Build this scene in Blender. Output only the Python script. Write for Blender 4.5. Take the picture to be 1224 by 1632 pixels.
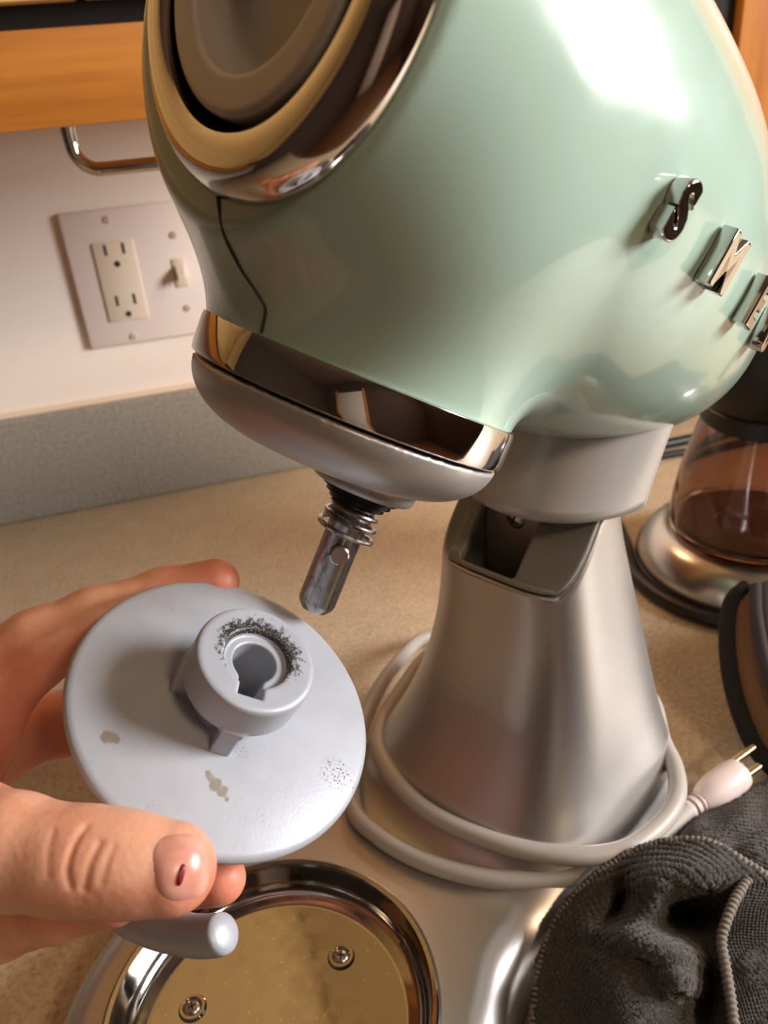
import bpy, bmesh, math, random
import numpy as np
from mathutils import Vector, Matrix

S = bpy.context.scene
for o in list(bpy.data.objects):
    bpy.data.objects.remove(o)
random.seed(4)
rng = np.random.default_rng(4)

# ------------------------------------------------------------------ camera
FPX, CX, CY = 1300.0, 612.0, 816.0
_d = np.array([209.0, 2382.0, FPX]); _d /= np.linalg.norm(_d)
_h = np.array([5830.0, -1221.0, FPX]); _h -= _h.dot(_d) * _d; _h /= np.linalg.norm(_h)
RC = np.array([_h, np.cross(-_d, _h), -_d])          # rows: world axes in camera coordinates
CAM = np.array([0.0, 0.0, 0.35])
cam = bpy.data.cameras.new('camera')
cam.sensor_fit = 'VERTICAL'; cam.sensor_height = 36.0; cam.sensor_width = 27.0
cam.lens = FPX / 1632.0 * 36.0
cam.clip_start = 0.01
cam.dof.use_dof = True; cam.dof.focus_distance = 0.262; cam.dof.aperture_fstop = 15.0
camo = bpy.data.objects.new('camera', cam)
S.collection.objects.link(camo)
_r, _u, _b = RC @ [1, 0, 0], RC @ [0, -1, 0], RC @ [0, 0, -1]
camo.matrix_world = Matrix(((_r[0], _u[0], _b[0], CAM[0]), (_r[1], _u[1], _b[1], CAM[1]), (_r[2], _u[2], _b[2], CAM[2]), (0, 0, 0, 1)))
S.camera = camo

# ------------------------------------------------------------------ world, lights, exposure
S.view_settings.view_transform = 'Standard'
S.view_settings.look = 'None'
S.view_settings.gamma = 1.0
S.view_settings.use_curve_mapping = False
S.view_settings.exposure = 0.0
w = bpy.data.worlds.new('world'); S.world = w; w.use_nodes = True
w.node_tree.nodes['Background'].inputs[0].default_value = (1.0, 0.8, 0.6, 1)
w.node_tree.nodes['Background'].inputs[1].default_value = 0.05

def area(name, loc, target, size, size_y, power, col):
    l = bpy.data.lights.new(name, 'AREA'); l.shape = 'RECTANGLE'; l.size = size; l.size_y = size_y
    l.energy = power; l.color = col
    o = bpy.data.objects.new(name, l); S.collection.objects.link(o)
    o.location = loc
    o.rotation_euler = (Vector(target) - Vector(loc)).to_track_quat('-Z', 'Y').to_euler()
    return o
# daylight-white window to the right, warm ceiling fixture behind the camera
area('window_daylight', (1.415, -0.24, 0.60), (0.0, -0.24, 0.60), 0.68, 0.56, 52, (1.0, 0.965, 0.94))
area('ceiling_fixture', (0.75, -1.25, 1.46), (0.75, -1.25, 0.0), 0.4, 0.4, 17, (1.0, 0.72, 0.46))

# ------------------------------------------------------------------ helpers
def at(x, y, dep):
    """world point seen at photo pixel (x, y) at depth dep"""
    v = np.array([(x - CX) * dep / FPX, (y - CY) * dep / FPX, dep])
    return CAM + RC @ v
def atz(x, y, z):
    r = RC @ np.array([x - CX, y - CY, FPX])
    return CAM + r * (z - CAM[2]) / r[2]

def link(o): S.collection.objects.link(o); return o
def empty(name, loc=(0, 0, 0), rot=None):
    o = link(bpy.data.objects.new(name, None)); o.empty_display_size = 0.02
    if rot is not None:
        o.matrix_world = Matrix.Translation(loc) @ rot.to_4x4()
    else:
        o.location = loc
    return o
def tag(o, label, cat, group=None):
    o['label'] = label; o['category'] = cat
    if group: o['group'] = group
    return o
def mesh(name, verts, faces, mat, parent=None, smooth=True, auto=None):
    me = bpy.data.meshes.new(name)
    if isinstance(faces, np.ndarray):
        nf_, nk = faces.shape
        me.vertices.add(len(verts)); me.vertices.foreach_set('co', np.asarray(verts, np.float32).ravel())
        me.loops.add(nf_ * nk); me.loops.foreach_set('vertex_index', faces.astype(np.int32).ravel())
        me.polygons.add(nf_); me.polygons.foreach_set('loop_start', np.arange(nf_, dtype=np.int32) * nk)
        me.update(calc_edges=True)
    else:
        me.from_pydata([tuple(map(float, v)) for v in verts], [], [tuple(int(i) for i in f) for f in faces])
        me.update()
    if smooth:
        me.polygons.foreach_set('use_smooth', np.ones(len(me.polygons), bool))
        if auto: me.set_sharp_from_angle(angle=math.radians(auto))
    if mat: me.materials.append(mat)
    o = link(bpy.data.objects.new(name, me))
    if parent: o.parent = parent
    return o
class MB:
    """collects shapes of ONE part"""
    def __init__(s): s.v = []; s.f = []
    def add(s, v, f):
        n = len(s.v); s.v += [tuple(map(float, p)) for p in v]; s.f += [tuple(int(i) + n for i in q) for q in f]; return s
    def box(s, lo, hi, b=0.0, M=None):
        bm = bmesh.new(); bmesh.ops.create_cube(bm, size=1)
        lo = np.array(lo, float); hi = np.array(hi, float)
        for v in bm.verts: v.co = Vector((lo + hi) / 2 + np.array(v.co) * (hi - lo))
        if b: bmesh.ops.bevel(bm, geom=list(bm.edges), offset=b, segments=2, affect='EDGES', profile=0.5)
        bm.verts.index_update()
        V = [np.array(v.co) for v in bm.verts]; F = [[v.index for v in f.verts] for f in bm.faces]; bm.free()
        if M is not None: V = [M(v) for v in V]
        return s.add(V, F)
    def lathe(s, prof, n=48, M=None, closed=False):
        V = []; F = []; m = len(prof)
        for i in range(n):
            a = 2 * math.pi * i / n; c, si = math.cos(a), math.sin(a)
            for r, z in prof: V.append(np.array([r * c, r * si, z]))
        for i in range(n):
            j = (i + 1) % n
            for k in range(m if closed else m - 1):
                l = (k + 1) % m
                F.append((i * m + k, j * m + k, j * m + l, i * m + l))
        if M is not None: V = [M(v) for v in V]
        return s.add(V, F)
    def tube(s, path, r, n=12, caps=True, sub=1):
        P = np.array(path, float)
        if sub > 1: P = spline(P, sub)
        R = np.full(len(P), r) if np.isscalar(r) else np.interp(np.linspace(0, 1, len(P)), np.linspace(0, 1, len(r)), r)
        T = np.gradient(P, axis=0); T /= np.linalg.norm(T, axis=1, keepdims=True) + 1e-12
        a = np.cross(T[0], [0.21, 0.35, 0.91]); a /= np.linalg.norm(a)
        V = []; F = []
        for i in range(len(P)):
            a = a - a.dot(T[i]) * T[i]; a /= np.linalg.norm(a); b = np.cross(T[i], a)
            for k in range(n):
                t = 2 * math.pi * k / n
                V.append(P[i] + R[i] * (a * math.cos(t) + b * math.sin(t)))
        for i in range(len(P) - 1):
            for k in range(n):
                l = (k + 1) % n
                F.append((i * n + k, i * n + l, (i + 1) * n + l, (i + 1) * n + k))
        if caps:
            F.append(tuple(range(n))[::-1]); F.append(tuple((len(P) - 1) * n + k for k in range(n)))
        return s.add(V, F)
    def build(s, name, mat, parent=None, smooth=True, auto=40):
        return mesh(name, s.v, s.f, mat, parent, smooth, auto)

def spline(P, sub):
    P = np.array(P, float); n = len(P); out = []
    for i in range(n - 1):
        p0 = P[max(i - 1, 0)]; p1 = P[i]; p2 = P[i + 1]; p3 = P[min(i + 2, n - 1)]
        for k in range(sub):
            t = k / sub
            out.append(0.5 * (2 * p1 + (p2 - p0) * t + (2 * p0 - 5 * p1 + 4 * p2 - p3) * t * t + (3 * p1 - p0 - 3 * p2 + p3) * t ** 3))
    out.append(P[-1]); return np.array(out)

# ---- signed distance modelling (continuous surfaces)
def smin(a, b, k):
    h = np.clip(0.5 + 0.5 * (b - a) / k, 0, 1); return b + (a - b) * h - k * h * (1 - h)
def smax(a, b, k): return -smin(-a, -b, k)
def cone(P, a, b, ra, rb):
    a = np.asarray(a, float); ba = np.asarray(b, float) - a; pa = P - a
    h = np.clip(pa @ ba / ba.dot(ba), 0, 1)
    return np.linalg.norm(pa - h[:, None] * ba, axis=1) - (ra + (rb - ra) * h)
def grad(fn, P, e=1e-4):
    g = np.empty_like(P)
    for i in range(3):
        d = np.zeros(3); d[i] = e
        g[:, i] = (fn(P + d) - fn(P - d)) / (2 * e)
    return g
def newton(fn, P, it=3, lim=0.002):
    for _ in range(it):
        v = fn(P); g = grad(fn, P); s = v / np.maximum((g * g).sum(1), 0.05)
        st = g * s[:, None]; L = np.linalg.norm(st, axis=1, keepdims=True)
        P = P - st * np.minimum(1, lim / np.maximum(L, 1e-12))
    return P
def surfnet(fn, lo, hi, h, it=3):
    lo = np.array(lo, float); hi = np.array(hi, float)
    n = np.ceil((hi - lo) / h).astype(int) + 1
    ax = [lo[i] + h * np.arange(n[i]) for i in range(3)]
    V = np.empty(n, np.float32)
    K = 8                                   # blocks far from the surface are skipped
    nb = -(-n // K)
    cen = np.stack(np.meshgrid(*[lo[i] + h * (np.arange(nb[i]) * K + (K - 1) / 2) for i in range(3)], indexing='ij'), -1).reshape(-1, 3)
    fc = fn(cen); rad = h * (K + 1) * 0.5 * 1.733 * 1.7
    Vp = np.repeat(np.repeat(np.repeat(fc.reshape(nb), K, 0), K, 1), K, 2).astype(np.float32)
    sub = np.stack(np.meshgrid(*[np.arange(K)] * 3, indexing='ij'), -1).reshape(-1, 3)
    nearb = np.argwhere((np.abs(fc) < rad).reshape(nb))
    for i0 in range(0, len(nearb), 600):
        ii = (nearb[i0:i0 + 600, None, :] * K + sub[None]).reshape(-1, 3)
        Vp[tuple(ii.T)] = fn(lo + h * ii)
    V = Vp[:n[0], :n[1], :n[2]]
    I = V < 0
    cnt = np.zeros(n - 1, np.int8)
    for a in (0, 1):
        for b in (0, 1):
            for c in (0, 1):
                cnt += I[a:n[0] - 1 + a, b:n[1] - 1 + b, c:n[2] - 1 + c]
    act = (cnt > 0) & (cnt < 8)
    idx = np.full(n - 1, -1, np.int64); cells = np.argwhere(act); idx[act] = np.arange(len(cells))
    acc = np.zeros((len(cells), 3)); num = np.zeros(len(cells))
    for d in range(3):
        o1, o2 = [k for k in range(3) if k != d]
        for a in (0, 1):
            for b in (0, 1):
                c0 = cells.copy(); c0[:, o1] += a; c0[:, o2] += b
                c1 = c0.copy(); c1[:, d] += 1
                v0 = V[tuple(c0.T)]; v1 = V[tuple(c1.T)]; m = (v0 < 0) != (v1 < 0)
                t = np.where(m, v0 / np.where(m, v0 - v1, 1), 0)
                p = c0.astype(float); p[:, d] += t
                acc[m] += p[m]; num[m] += 1
    P = lo + h * acc / np.maximum(num, 1)[:, None]
    F = []
    for d in range(3):
        o1, o2 = (d + 1) % 3, (d + 2) % 3
        sl0 = [slice(None)] * 3; sl1 = [slice(None)] * 3
        sl0[d] = slice(0, -1); sl1[d] = slice(1, None)
        m = I[tuple(sl0)] != I[tuple(sl1)]
        e = np.argwhere(m)
        e = e[(e[:, o1] > 0) & (e[:, o2] > 0) & (e[:, o1] < n[o1] - 1) & (e[:, o2] < n[o2] - 1)]
        q = []
        for a, b in ((-1, -1), (0, -1), (0, 0), (-1, 0)):
            c = e.copy(); c[:, o1] += a; c[:, o2] += b; q.append(idx[tuple(c.T)])
        q = np.stack(q, 1); fl = ~I[tuple(e.T)]
        q[fl] = q[fl][:, ::-1]
        F.append(q)
    F = np.concatenate(F); F = F[(F >= 0).all(1)]
    return newton(fn, P, it), F
def sdf_obj(name, fn, lo, hi, h, mat, parent, M=None, it=3, auto=None):
    P, F = surfnet(fn, lo, hi, h, it)
    if M is not None: P = M(P)
    return mesh(name, P, F, mat, parent, True, auto)

# ------------------------------------------------------------------ materials
def srgb(r, g, b):
    f = lambda c: c / 12.92 if c <= 0.04045 else ((c + 0.055) / 1.055) ** 2.4
    return (f(r / 255), f(g / 255), f(b / 255), 1)
def mat(name, col, rough=0.5, metal=0.0, **kw):
    m = bpy.data.materials.new(name); m.use_nodes = True
    b = m.node_tree.nodes['Principled BSDF']
    b.inputs['Base Color'].default_value = col; b.inputs['Roughness'].default_value = rough; b.inputs['Metallic'].default_value = metal
    for k, v in kw.items(): b.inputs[k].default_value = v
    return m
class NT:
    def __init__(s, m): s.t = m.node_tree; s.b = s.t.nodes['Principled BSDF']
    def n(s, typ, **kw):
        x = s.t.nodes.new(typ)
        for k, v in kw.items():
            if k in x.inputs.keys() if isinstance(k, str) else False: x.inputs[k].default_value = v
            else: setattr(x, k, v)
        return x
    def l(s, a, b): s.t.links.new(a, b)
    def coord(s, kind='Object', scale=None, rot=None, loc=None):
        c = s.n('ShaderNodeTexCoord'); out = c.outputs[kind]
        if scale is not None or rot is not None or loc is not None:
            mp = s.n('ShaderNodeMapping')
            if scale is not None: mp.inputs['Scale'].default_value = scale
            if rot is not None: mp.inputs['Rotation'].default_value = rot
            if loc is not None: mp.inputs['Location'].default_value = loc
            s.l(out, mp.inputs['Vector']); out = mp.outputs[0]
        return out
    def noise(s, vec, scale, detail=3, rough=0.55):
        x = s.n('ShaderNodeTexNoise'); x.inputs['Scale'].default_value = scale; x.inputs['Detail'].default_value = detail; x.inputs['Roughness'].default_value = rough
        s.l(vec, x.inputs['Vector']); return x.outputs['Fac']
    def ramp(s, fac, stops, mode='LINEAR'):
        x = s.n('ShaderNodeValToRGB'); e = x.color_ramp.elements; x.color_ramp.interpolation = mode
        while len(e) < len(stops): e.new(0.5)
        for k, (p, c) in enumerate(stops): e[k].position = p; e[k].color = c if len(c) == 4 else (*c, 1)
        s.l(fac, x.inputs['Fac']); return x.outputs['Color']
    def mix(s, fac, a, b, mode='MIX'):
        x = s.n('ShaderNodeMix'); x.data_type = 'RGBA'; x.blend_type = mode
        for sock, v in ((x.inputs[0], fac), (x.inputs[6], a), (x.inputs[7], b)):
            if hasattr(v, 'is_output'): s.l(v, sock)
            else: sock.default_value = v
        return x.outputs[2]
    def math(s, op, a, b=0.0, clamp=False):
        x = s.n('ShaderNodeMath'); x.operation = op; x.use_clamp = clamp
        for i, v in enumerate((a, b)):
            if hasattr(v, 'is_output'): s.l(v, x.inputs[i])
            else: x.inputs[i].default_value = v
        return x.outputs[0]
    def bump(s, h, strength=0.3, dist=0.001):
        x = s.n('ShaderNodeBump'); x.inputs['Strength'].default_value = strength; x.inputs['Distance'].default_value = dist
        s.l(h, x.inputs['Height']); s.l(x.outputs[0], s.b.inputs['Normal'])
    def color(s, c): s.l(c, s.b.inputs['Base Color'])
    def rough(s, c): s.l(c, s.b.inputs['Roughness'])
    def sphere(s, vec, c, r, soft):
        """1 inside a spot of radius r around c (object space)"""
        x = s.n('ShaderNodeVectorMath'); x.operation = 'DISTANCE'; s.l(vec, x.inputs[0]); x.inputs[1].default_value = c
        y = s.n('ShaderNodeMapRange'); y.inputs['From Min'].default_value = r + soft; y.inputs['From Max'].default_value = r - soft
        s.l(x.outputs['Value'], y.inputs['Value']); return y.outputs[0]

def wood(name, c1, c2, c3, axis='X'):
    m = mat(name, c1, 0.38); t = NT(m)
    sc = (3, 40, 40) if axis == 'X' else (40, 40, 3)
    v = t.coord('Object', sc)
    a = t.noise(v, 1.2, 5, 0.6); b = t.noise(v, 6.0, 3, 0.5)
    k = t.math('ADD', t.math('MULTIPLY', a, 0.75), t.math('MULTIPLY', b, 0.25))
    t.color(t.ramp(k, [(0.3, c3), (0.5, c1), (0.7, c2)])); t.bump(b, 0.1, 0.0005)
    return m
M_wall = mat('wall_paint', srgb(246, 238, 231), 0.75); t = NT(M_wall); t.bump(t.noise(t.coord(), 260, 2), 0.08, 0.0005)
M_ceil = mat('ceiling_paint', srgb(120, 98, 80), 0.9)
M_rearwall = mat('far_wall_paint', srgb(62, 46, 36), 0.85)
M_floor = mat('floor_boards', srgb(95, 62, 38), 0.5)
M_counter = mat('speckled_laminate', srgb(170, 160, 144), 0.42); t = NT(M_counter); v = t.coord()
a = t.ramp(t.noise(v, 330, 3, 0.6), [(0.3, srgb(172, 152, 124)), (0.5, srgb(200, 181, 151)), (0.7, srgb(216, 199, 170))])
b2 = t.ramp(t.noise(v, 45, 3), [(0.4, (0.92, 0.92, 0.92, 1)), (0.6, (1, 1, 1, 1))])
t.color(t.mix(1.0, a, b2, 'MULTIPLY')); t.rough(t.ramp(t.noise(v, 60, 3), [(0.3, (0.36,) * 3), (0.7, (0.5,) * 3)]))
M_back = mat('shade_toned_laminate', srgb(150, 147, 138), 0.5); t = NT(M_back); v = t.coord()  # same laminate as the countertop, its shade painted in as darker grey
t.color(t.ramp(t.noise(v, 330, 3, 0.6), [(0.3, srgb(128, 125, 117)), (0.5, srgb(150, 147, 138)), (0.7, srgb(166, 162, 152))]))
M_wood = wood('orange_varnished_wood', srgb(186, 116, 44), srgb(204, 134, 58), srgb(160, 92, 32))
M_woodv = wood('warm_wood_panel', srgb(190, 122, 54), srgb(206, 140, 66), srgb(166, 100, 40), 'Z')
M_woodl = wood('pale_varnished_wood', srgb(214, 172, 108), srgb(226, 188, 126), srgb(190, 146, 84))
M_black = mat('black_plastic', srgb(16, 14, 13), 0.45)
M_darkgap = mat('painted_gap_shade', srgb(22, 15, 11), 0.8)  # near-black colour that paints the shade inside the cabinet gaps
M_chrome = mat('polished_chrome', (0.72, 0.71, 0.70, 1), 0.045, 1.0); t = NT(M_chrome); t.rough(t.ramp(t.noise(t.coord(), 90, 3), [(0.4, (0.03,) * 3), (0.75, (0.1,) * 3)]))
M_trim = mat('warm_chrome_trim', (0.66, 0.62, 0.58, 1), 0.09, 1.0)
M_steel = mat('brushed_steel', (0.42, 0.40, 0.38, 1), 0.3, 1.0); t = NT(M_steel); v = t.coord('Object', (1, 1, 0.16), (0, math.radians(-31), 0))
k = t.noise(v, 300, 5, 0.7)
t.color(t.ramp(k, [(0.33, (0.16, 0.14, 0.12, 1)), (0.48, (0.40, 0.38, 0.36, 1)), (0.75, (0.56, 0.54, 0.52, 1))])); t.rough(t.ramp(k, [(0.3, (0.5,) * 3), (0.6, (0.24,) * 3)]))
M_dish = mat('polished_dish_steel', (0.52, 0.50, 0.47, 1), 0.08, 1.0); t = NT(M_dish); v = t.coord()
t.rough(t.ramp(t.noise(v, 130, 4), [(0.4, (0.06,) * 3), (0.7, (0.16,) * 3)]))
k = t.noise(v, 700, 2, 0.5); t.color(t.ramp(k, [(0.70, (0.45, 0.43, 0.40, 1)), (0.74, (0.8, 0.78, 0.76, 1))]))
M_mint = mat('mint_enamel', srgb(177, 205, 190), 0.16); M_mint.node_tree.nodes['Principled BSDF'].inputs['Coat Weight'].default_value = 0.6
M_mint.node_tree.nodes['Principled BSDF'].inputs['Coat Roughness'].default_value = 0.04
t = NT(M_mint); t.rough(t.ramp(t.noise(t.coord(), 35, 4), [(0.35, (0.14,) * 3), (0.7, (0.28,) * 3)]))
M_silver = mat('silver_paint', (0.58, 0.565, 0.555, 1), 0.35, 0.88)
M_silver2 = mat('satin_grey_paint', (0.50, 0.48, 0.46, 1), 0.42, 0.55)
M_capgrey = mat('satin_cap_grey', (0.50, 0.46, 0.42, 1), 0.42, 0.25)
M_collar = mat('greenish_grey_plastic', srgb(142, 141, 135), 0.42, 0.2)
M_cord = mat('grey_cord', srgb(176, 170, 164), 0.45)
M_plug = mat('white_plug', srgb(224, 208, 206), 0.4)
M_gold = mat('brass_prong', (0.83, 0.7, 0.42, 1), 0.2, 1.0)
M_plate = mat('ivory_switch_plate', srgb(236, 226, 222), 0.4)
M_ivory = mat('cream_switch', srgb(226, 214, 196), 0.4)
M_slot = mat('slot_dark', srgb(40, 32, 26), 0.7)
M_screwp = mat('painted_screw', srgb(190, 176, 164), 0.4)
M_caulk = mat('warm_white_caulk', srgb(232, 214, 190), 0.6)
M_rubber = mat('black_rubber', srgb(20, 18, 17), 0.4)
M_jugmetal = mat('satin_jug_metal', (0.5, 0.47, 0.44, 1), 0.26, 1.0)
M_glass = mat('smoked_brown_glass', (0.50, 0.36, 0.30, 1), 0.03, 0.0, **{'Transmission Weight': 1.0, 'IOR': 1.45})
M_coffee = mat('brown_residue', srgb(128, 98, 82), 0.7)

# silver-grey coated die-cast, worn and dusted
M_hook = mat('grey_coated_diecast', srgb(178, 184, 196), 0.42, 0.12); t = NT(M_hook); v = t.coord('Object')
base = t.ramp(t.noise(v, 60, 4), [(0.3, srgb(168, 174, 186)), (0.7, srgb(186, 191, 202))])
M_hook_base = base

# ------------------------------------------------------------------ room
def structure(o): o['kind'] = 'structure'; return o
WY = 0.7675
X0, X1, YF, ZF, ZC = -1.7, 1.45, -2.3, -0.9, 1.5
structure(MB().box((X0, WY, ZF), (X1, WY + 0.05, ZC)).build('wall_back', M_wall, smooth=False))
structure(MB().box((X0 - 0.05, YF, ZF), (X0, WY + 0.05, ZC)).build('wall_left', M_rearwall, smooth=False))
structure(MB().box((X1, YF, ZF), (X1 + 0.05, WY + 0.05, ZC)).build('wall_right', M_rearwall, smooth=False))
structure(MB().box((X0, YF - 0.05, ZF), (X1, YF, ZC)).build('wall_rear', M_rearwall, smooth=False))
structure(MB().box((X0 - 0.05, YF - 0.05, ZF - 0.05), (X1 + 0.05, WY + 0.05, ZF)).build('floor', M_floor, smooth=False))
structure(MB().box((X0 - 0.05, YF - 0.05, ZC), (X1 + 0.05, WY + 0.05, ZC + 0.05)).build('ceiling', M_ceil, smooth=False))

d1 = structure(empty('added_door_1', (-0.75, YF + 0.02, ZF)))  # unseen door, added to give the chrome band something to reflect
bpy.context.view_layer.update()
M_door = mat('white_door_paint', srgb(205, 196, 186), 0.5)
def inp(o, p):
    o.parent = p; o.matrix_parent_inverse = p.matrix_world.inverted(); return o
inp(MB().box((-1.15, YF + 0.001, ZF + 0.001), (-0.35, YF + 0.04, 1.1), 0.003).build('added_door_leaf', M_door), d1)
for x0, x1 in ((-1.22, -1.155), (-0.345, -0.28)): inp(MB().box((x0, YF + 0.001, ZF + 0.001), (x1, YF + 0.06, 1.17), 0.003).build('added_door_frame', M_woodv), d1)
ct = tag(MB().box((X0 + 0.01, 0.055, -0.038), (X1 - 0.01, WY - 0.0005, 0.0), 0.004).build('countertop', M_counter), 'speckled grey-beige laminate countertop under the mixer', 'countertop')
bs = tag(MB().box((X0 + 0.01, WY - 0.019, 0.0003), (X1 - 0.01, WY - 0.0005, 0.0985), 0.003).build('backsplash', M_back), 'low laminate backsplash strip, shade painted in grey, along the white wall', 'backsplash')
structure(MB().tube([(X0 + .01, WY - 0.004, 0.0985), (X1 - .01, WY - 0.004, 0.0985)], 0.004, 10).build('trim_1', M_caulk))

wf = structure(empty('window_1', (1.44, -0.24, 0.6)))
bpy.context.view_layer.update()
def inp(o, p):
    o.parent = p; o.matrix_parent_inverse = p.matrix_world.inverted(); return o
for y0, y1, z0, z1 in ((-0.58, 0.10, 0.86, 0.91), (-0.58, 0.10, 0.29, 0.34), (-0.58, -0.53, 0.34, 0.86), (0.05, 0.10, 0.34, 0.86)):
    inp(MB().box((1.405, y0, z0), (1.449, y1, z1), 0.003).build('window_frame', M_woodv), wf)
# base cabinets below the counter (carry it)
bc = tag(MB().box((X0 + 0.02, 0.09, ZF), (X1 - 0.02, WY - 0.001, -0.0385), 0.003).build('base_cabinet', M_woodv), 'wooden base cabinet run carrying the laminate countertop', 'cabinet')

# wall cabinet
wc = tag(empty('wall_cabinet', (0, 0.5, 0.335)), 'orange varnished wooden wall cabinet above the outlet', 'cabinet')
bpy.context.view_layer.update()
CXR = 0.33
inp(MB().box((-1.2, 0.5, 0.3352), (CXR, 0.52, 0.380), 0.0015).build('bottom_rail', M_wood), wc)
inp(MB().box((-1.2, 0.521, 0.352), (CXR, WY - .001, 0.368)).build('bottom_panel', M_wood), wc)
inp(MB().box((-1.2, 0.508, 0.3801), (CXR, 0.52, 0.44)).build('shadow_recess', M_darkgap), wc)  # dark strip, painted-in shade of the gap below the doors
inp(MB().box((-1.2, 0.521, 0.3681), (CXR, WY - .001, 1.1)).build('carcass', M_woodl), wc)
inp(MB().box((-0.62, 0.488, 0.3905), (-0.0085, 0.5075, 1.1), 0.0015).build('cabinet_door', M_woodl), wc)
inp(MB().box((-0.0055, 0.488, 0.3905), (CXR, 0.5075, 1.1), 0.0015).build('cabinet_door', M_woodl), wc)

# chrome rod under the cabinet
rod = []
for x, z in ((-0.030, 0.351), (-0.030, 0.327)): rod.append((x, 0.55, z))
for k in range(1, 8):
    a = k / 8 * math.pi / 2; rod.append((-0.016 - 0.014 * math.cos(a), 0.55, 0.3235 - 0.014 * math.sin(a)))
rod.append((-0.012, 0.55, 0.3095)); rod.append((0.24, 0.55, 0.3095))
for k in range(1, 8):
    a = k / 8 * math.pi / 2; rod.append((0.24 + 0.014 * math.sin(a), 0.55, 0.3235 - 0.014 * math.cos(a)))
rod += [(0.254, 0.55, 0.327), (0.254, 0.55, 0.351)]
tag(MB().tube(rod, 0.0042, 16).build('towel_bar', M_chrome), 'bent chrome bar hanging beneath the wall cabinet', 'towel bar')

# tall wooden side cabinet at the right, dark strip beside it
tc = tag(empty('tall_cabinet', (0.75, 0.7, 0.0)), 'tall orange wooden cabinet behind the mixer at the right edge', 'cabinet')
bpy.context.view_layer.update()
inp(MB().box((0.5235, 0.690, 0.0006), (1.1, WY - 0.02, 1.1), 0.0015).build('door_panel', M_woodv), tc)
inp(MB().box((0.4995, 0.700, 0.0006), (0.5230, WY - 0.02, 1.1), 0.001).build('gap_shade_strip', M_darkgap), tc)  # dark box whose colour stands in for the shade of a recessed gap

# unseen warm lamp, added for an orange glow on the back counter
pk_ = tag(empty('added_puck_lamp', (0.24, 0.64, 0.333)), 'small warm puck lamp added unseen under the wall cabinet behind the mixer', 'lamp')
bpy.context.view_layer.update()
inp(MB().lathe([(0.0, 0.3518), (0.034, 0.3518), (0.034, 0.3400), (0.031, 0.3375), (0.028, 0.3385)], 40, lambda p: np.array([0.24 + p[0], 0.64 + p[1], p[2]])).build('housing', M_trim), pk_)
M_lens = mat('added_lamp_lens', (1, 0.7, 0.4, 1), 0.5, 0, **{'Emission Color': (1.0, 0.60, 0.28, 1), 'Emission Strength': 38.0})
inp(MB().lathe([(0.0, 0.3380), (0.020, 0.3382), (0.028, 0.3386)], 40, lambda p: np.array([0.24 + p[0], 0.64 + p[1], p[2]])).build('lens', M_lens), pk_)

# switch plate
sp = tag(empty('wall_plate', (-0.008, WY - 0.003, 0.206)), 'ivory wall plate with outlet and toggle switch above the backsplash', 'outlet')
bpy.context.view_layer.update()
def wallbox(x0, x1, z0, z1, y0, y1, b=0.001): return MB().box((x0, WY - y1, z0), (x1, WY - y0, z1), b)
inp(wallbox(-0.0663, 0.0497, 0.148, 0.264, 0.0002, 0.006, 0.0028).build('plate', M_plate), sp)
rc = inp(wallbox(-0.0445, -0.0105, 0.1697, 0.2378, 0.0055, 0.0078, 0.001).build('receptacle', M_ivory), sp)
for z in (0.0, -0.0434):
    for dx in (-0.0345, -0.0195): inp(wallbox(dx - 0.0012, dx + 0.0012, 0.2265 + z, 0.2355 + z, 0.007, 0.00795, 0).build('slot', M_slot), rc)
    inp(MB().lathe([(0.0001, 0.008), (0.0026, 0.008), (0.0026, 0.007)], 16, lambda p, z=z: np.array([-0.0272 + p[0], WY - p[2], 0.2187 + z + p[1]])).build('ground_hole', M_slot), rc)
tg = inp(wallbox(0.0185, 0.0295, 0.1915, 0.2165, 0.0055, 0.0072, 0.0006).build('switch_bezel', M_ivory), sp)
def lev(p):
    q = np.array(p); return q
inp(MB().add([(0.0205, WY - .006, .200), (0.0275, WY - .006, .200), (0.0275, WY - .006, .212), (0.0205, WY - .006, .212),
              (0.0212, WY - .0185, .1985), (0.0268, WY - .0185, .1985), (0.0268, WY - .0175, .2045), (0.0212, WY - .0175, .2045)],
             [(0, 1, 5, 4), (1, 2, 6, 5), (2, 3, 7, 6), (3, 0, 4, 7), (4, 5, 6, 7)]).build('toggle', M_ivory, smooth=False), tg)
for x, z in ((-0.0278, 0.2552), (-0.0278, 0.1545), (0.024, 0.2362), (0.024, 0.1725)):
    inp(MB().lathe([(0.0001, 0.0072), (0.0025, 0.0071), (0.0032, 0.0062), (0.0032, 0.0055)], 16, lambda p, x=x, z=z: np.array([x + p[0], WY - p[2], z + p[1]])).build('plate_screw', M_screwp), sp)

# ------------------------------------------------------------------ stand mixer
TH = math.radians(31)
BASE = np.array([-0.0125, 0.2, 0.0])
mixer = tag(empty('stand_mixer', tuple(BASE), Matrix.Rotation(TH, 3, 'Z')), 'mint green and silver stand mixer with its head tilted back', 'mixer')
# mixer frame: x = u (towards the column), y = -v, z up
def mw(u, v, w_):
    return np.array([u, -v, w_])
def to_local(p):   # world -> mixer frame
    d = np.asarray(p) - BASE; c, s = math.cos(TH), math.sin(TH)
    return np.stack([d[..., 0] * c + d[..., 1] * s, -d[..., 0] * s + d[..., 1] * c, d[..., 2]], -1)

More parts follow.
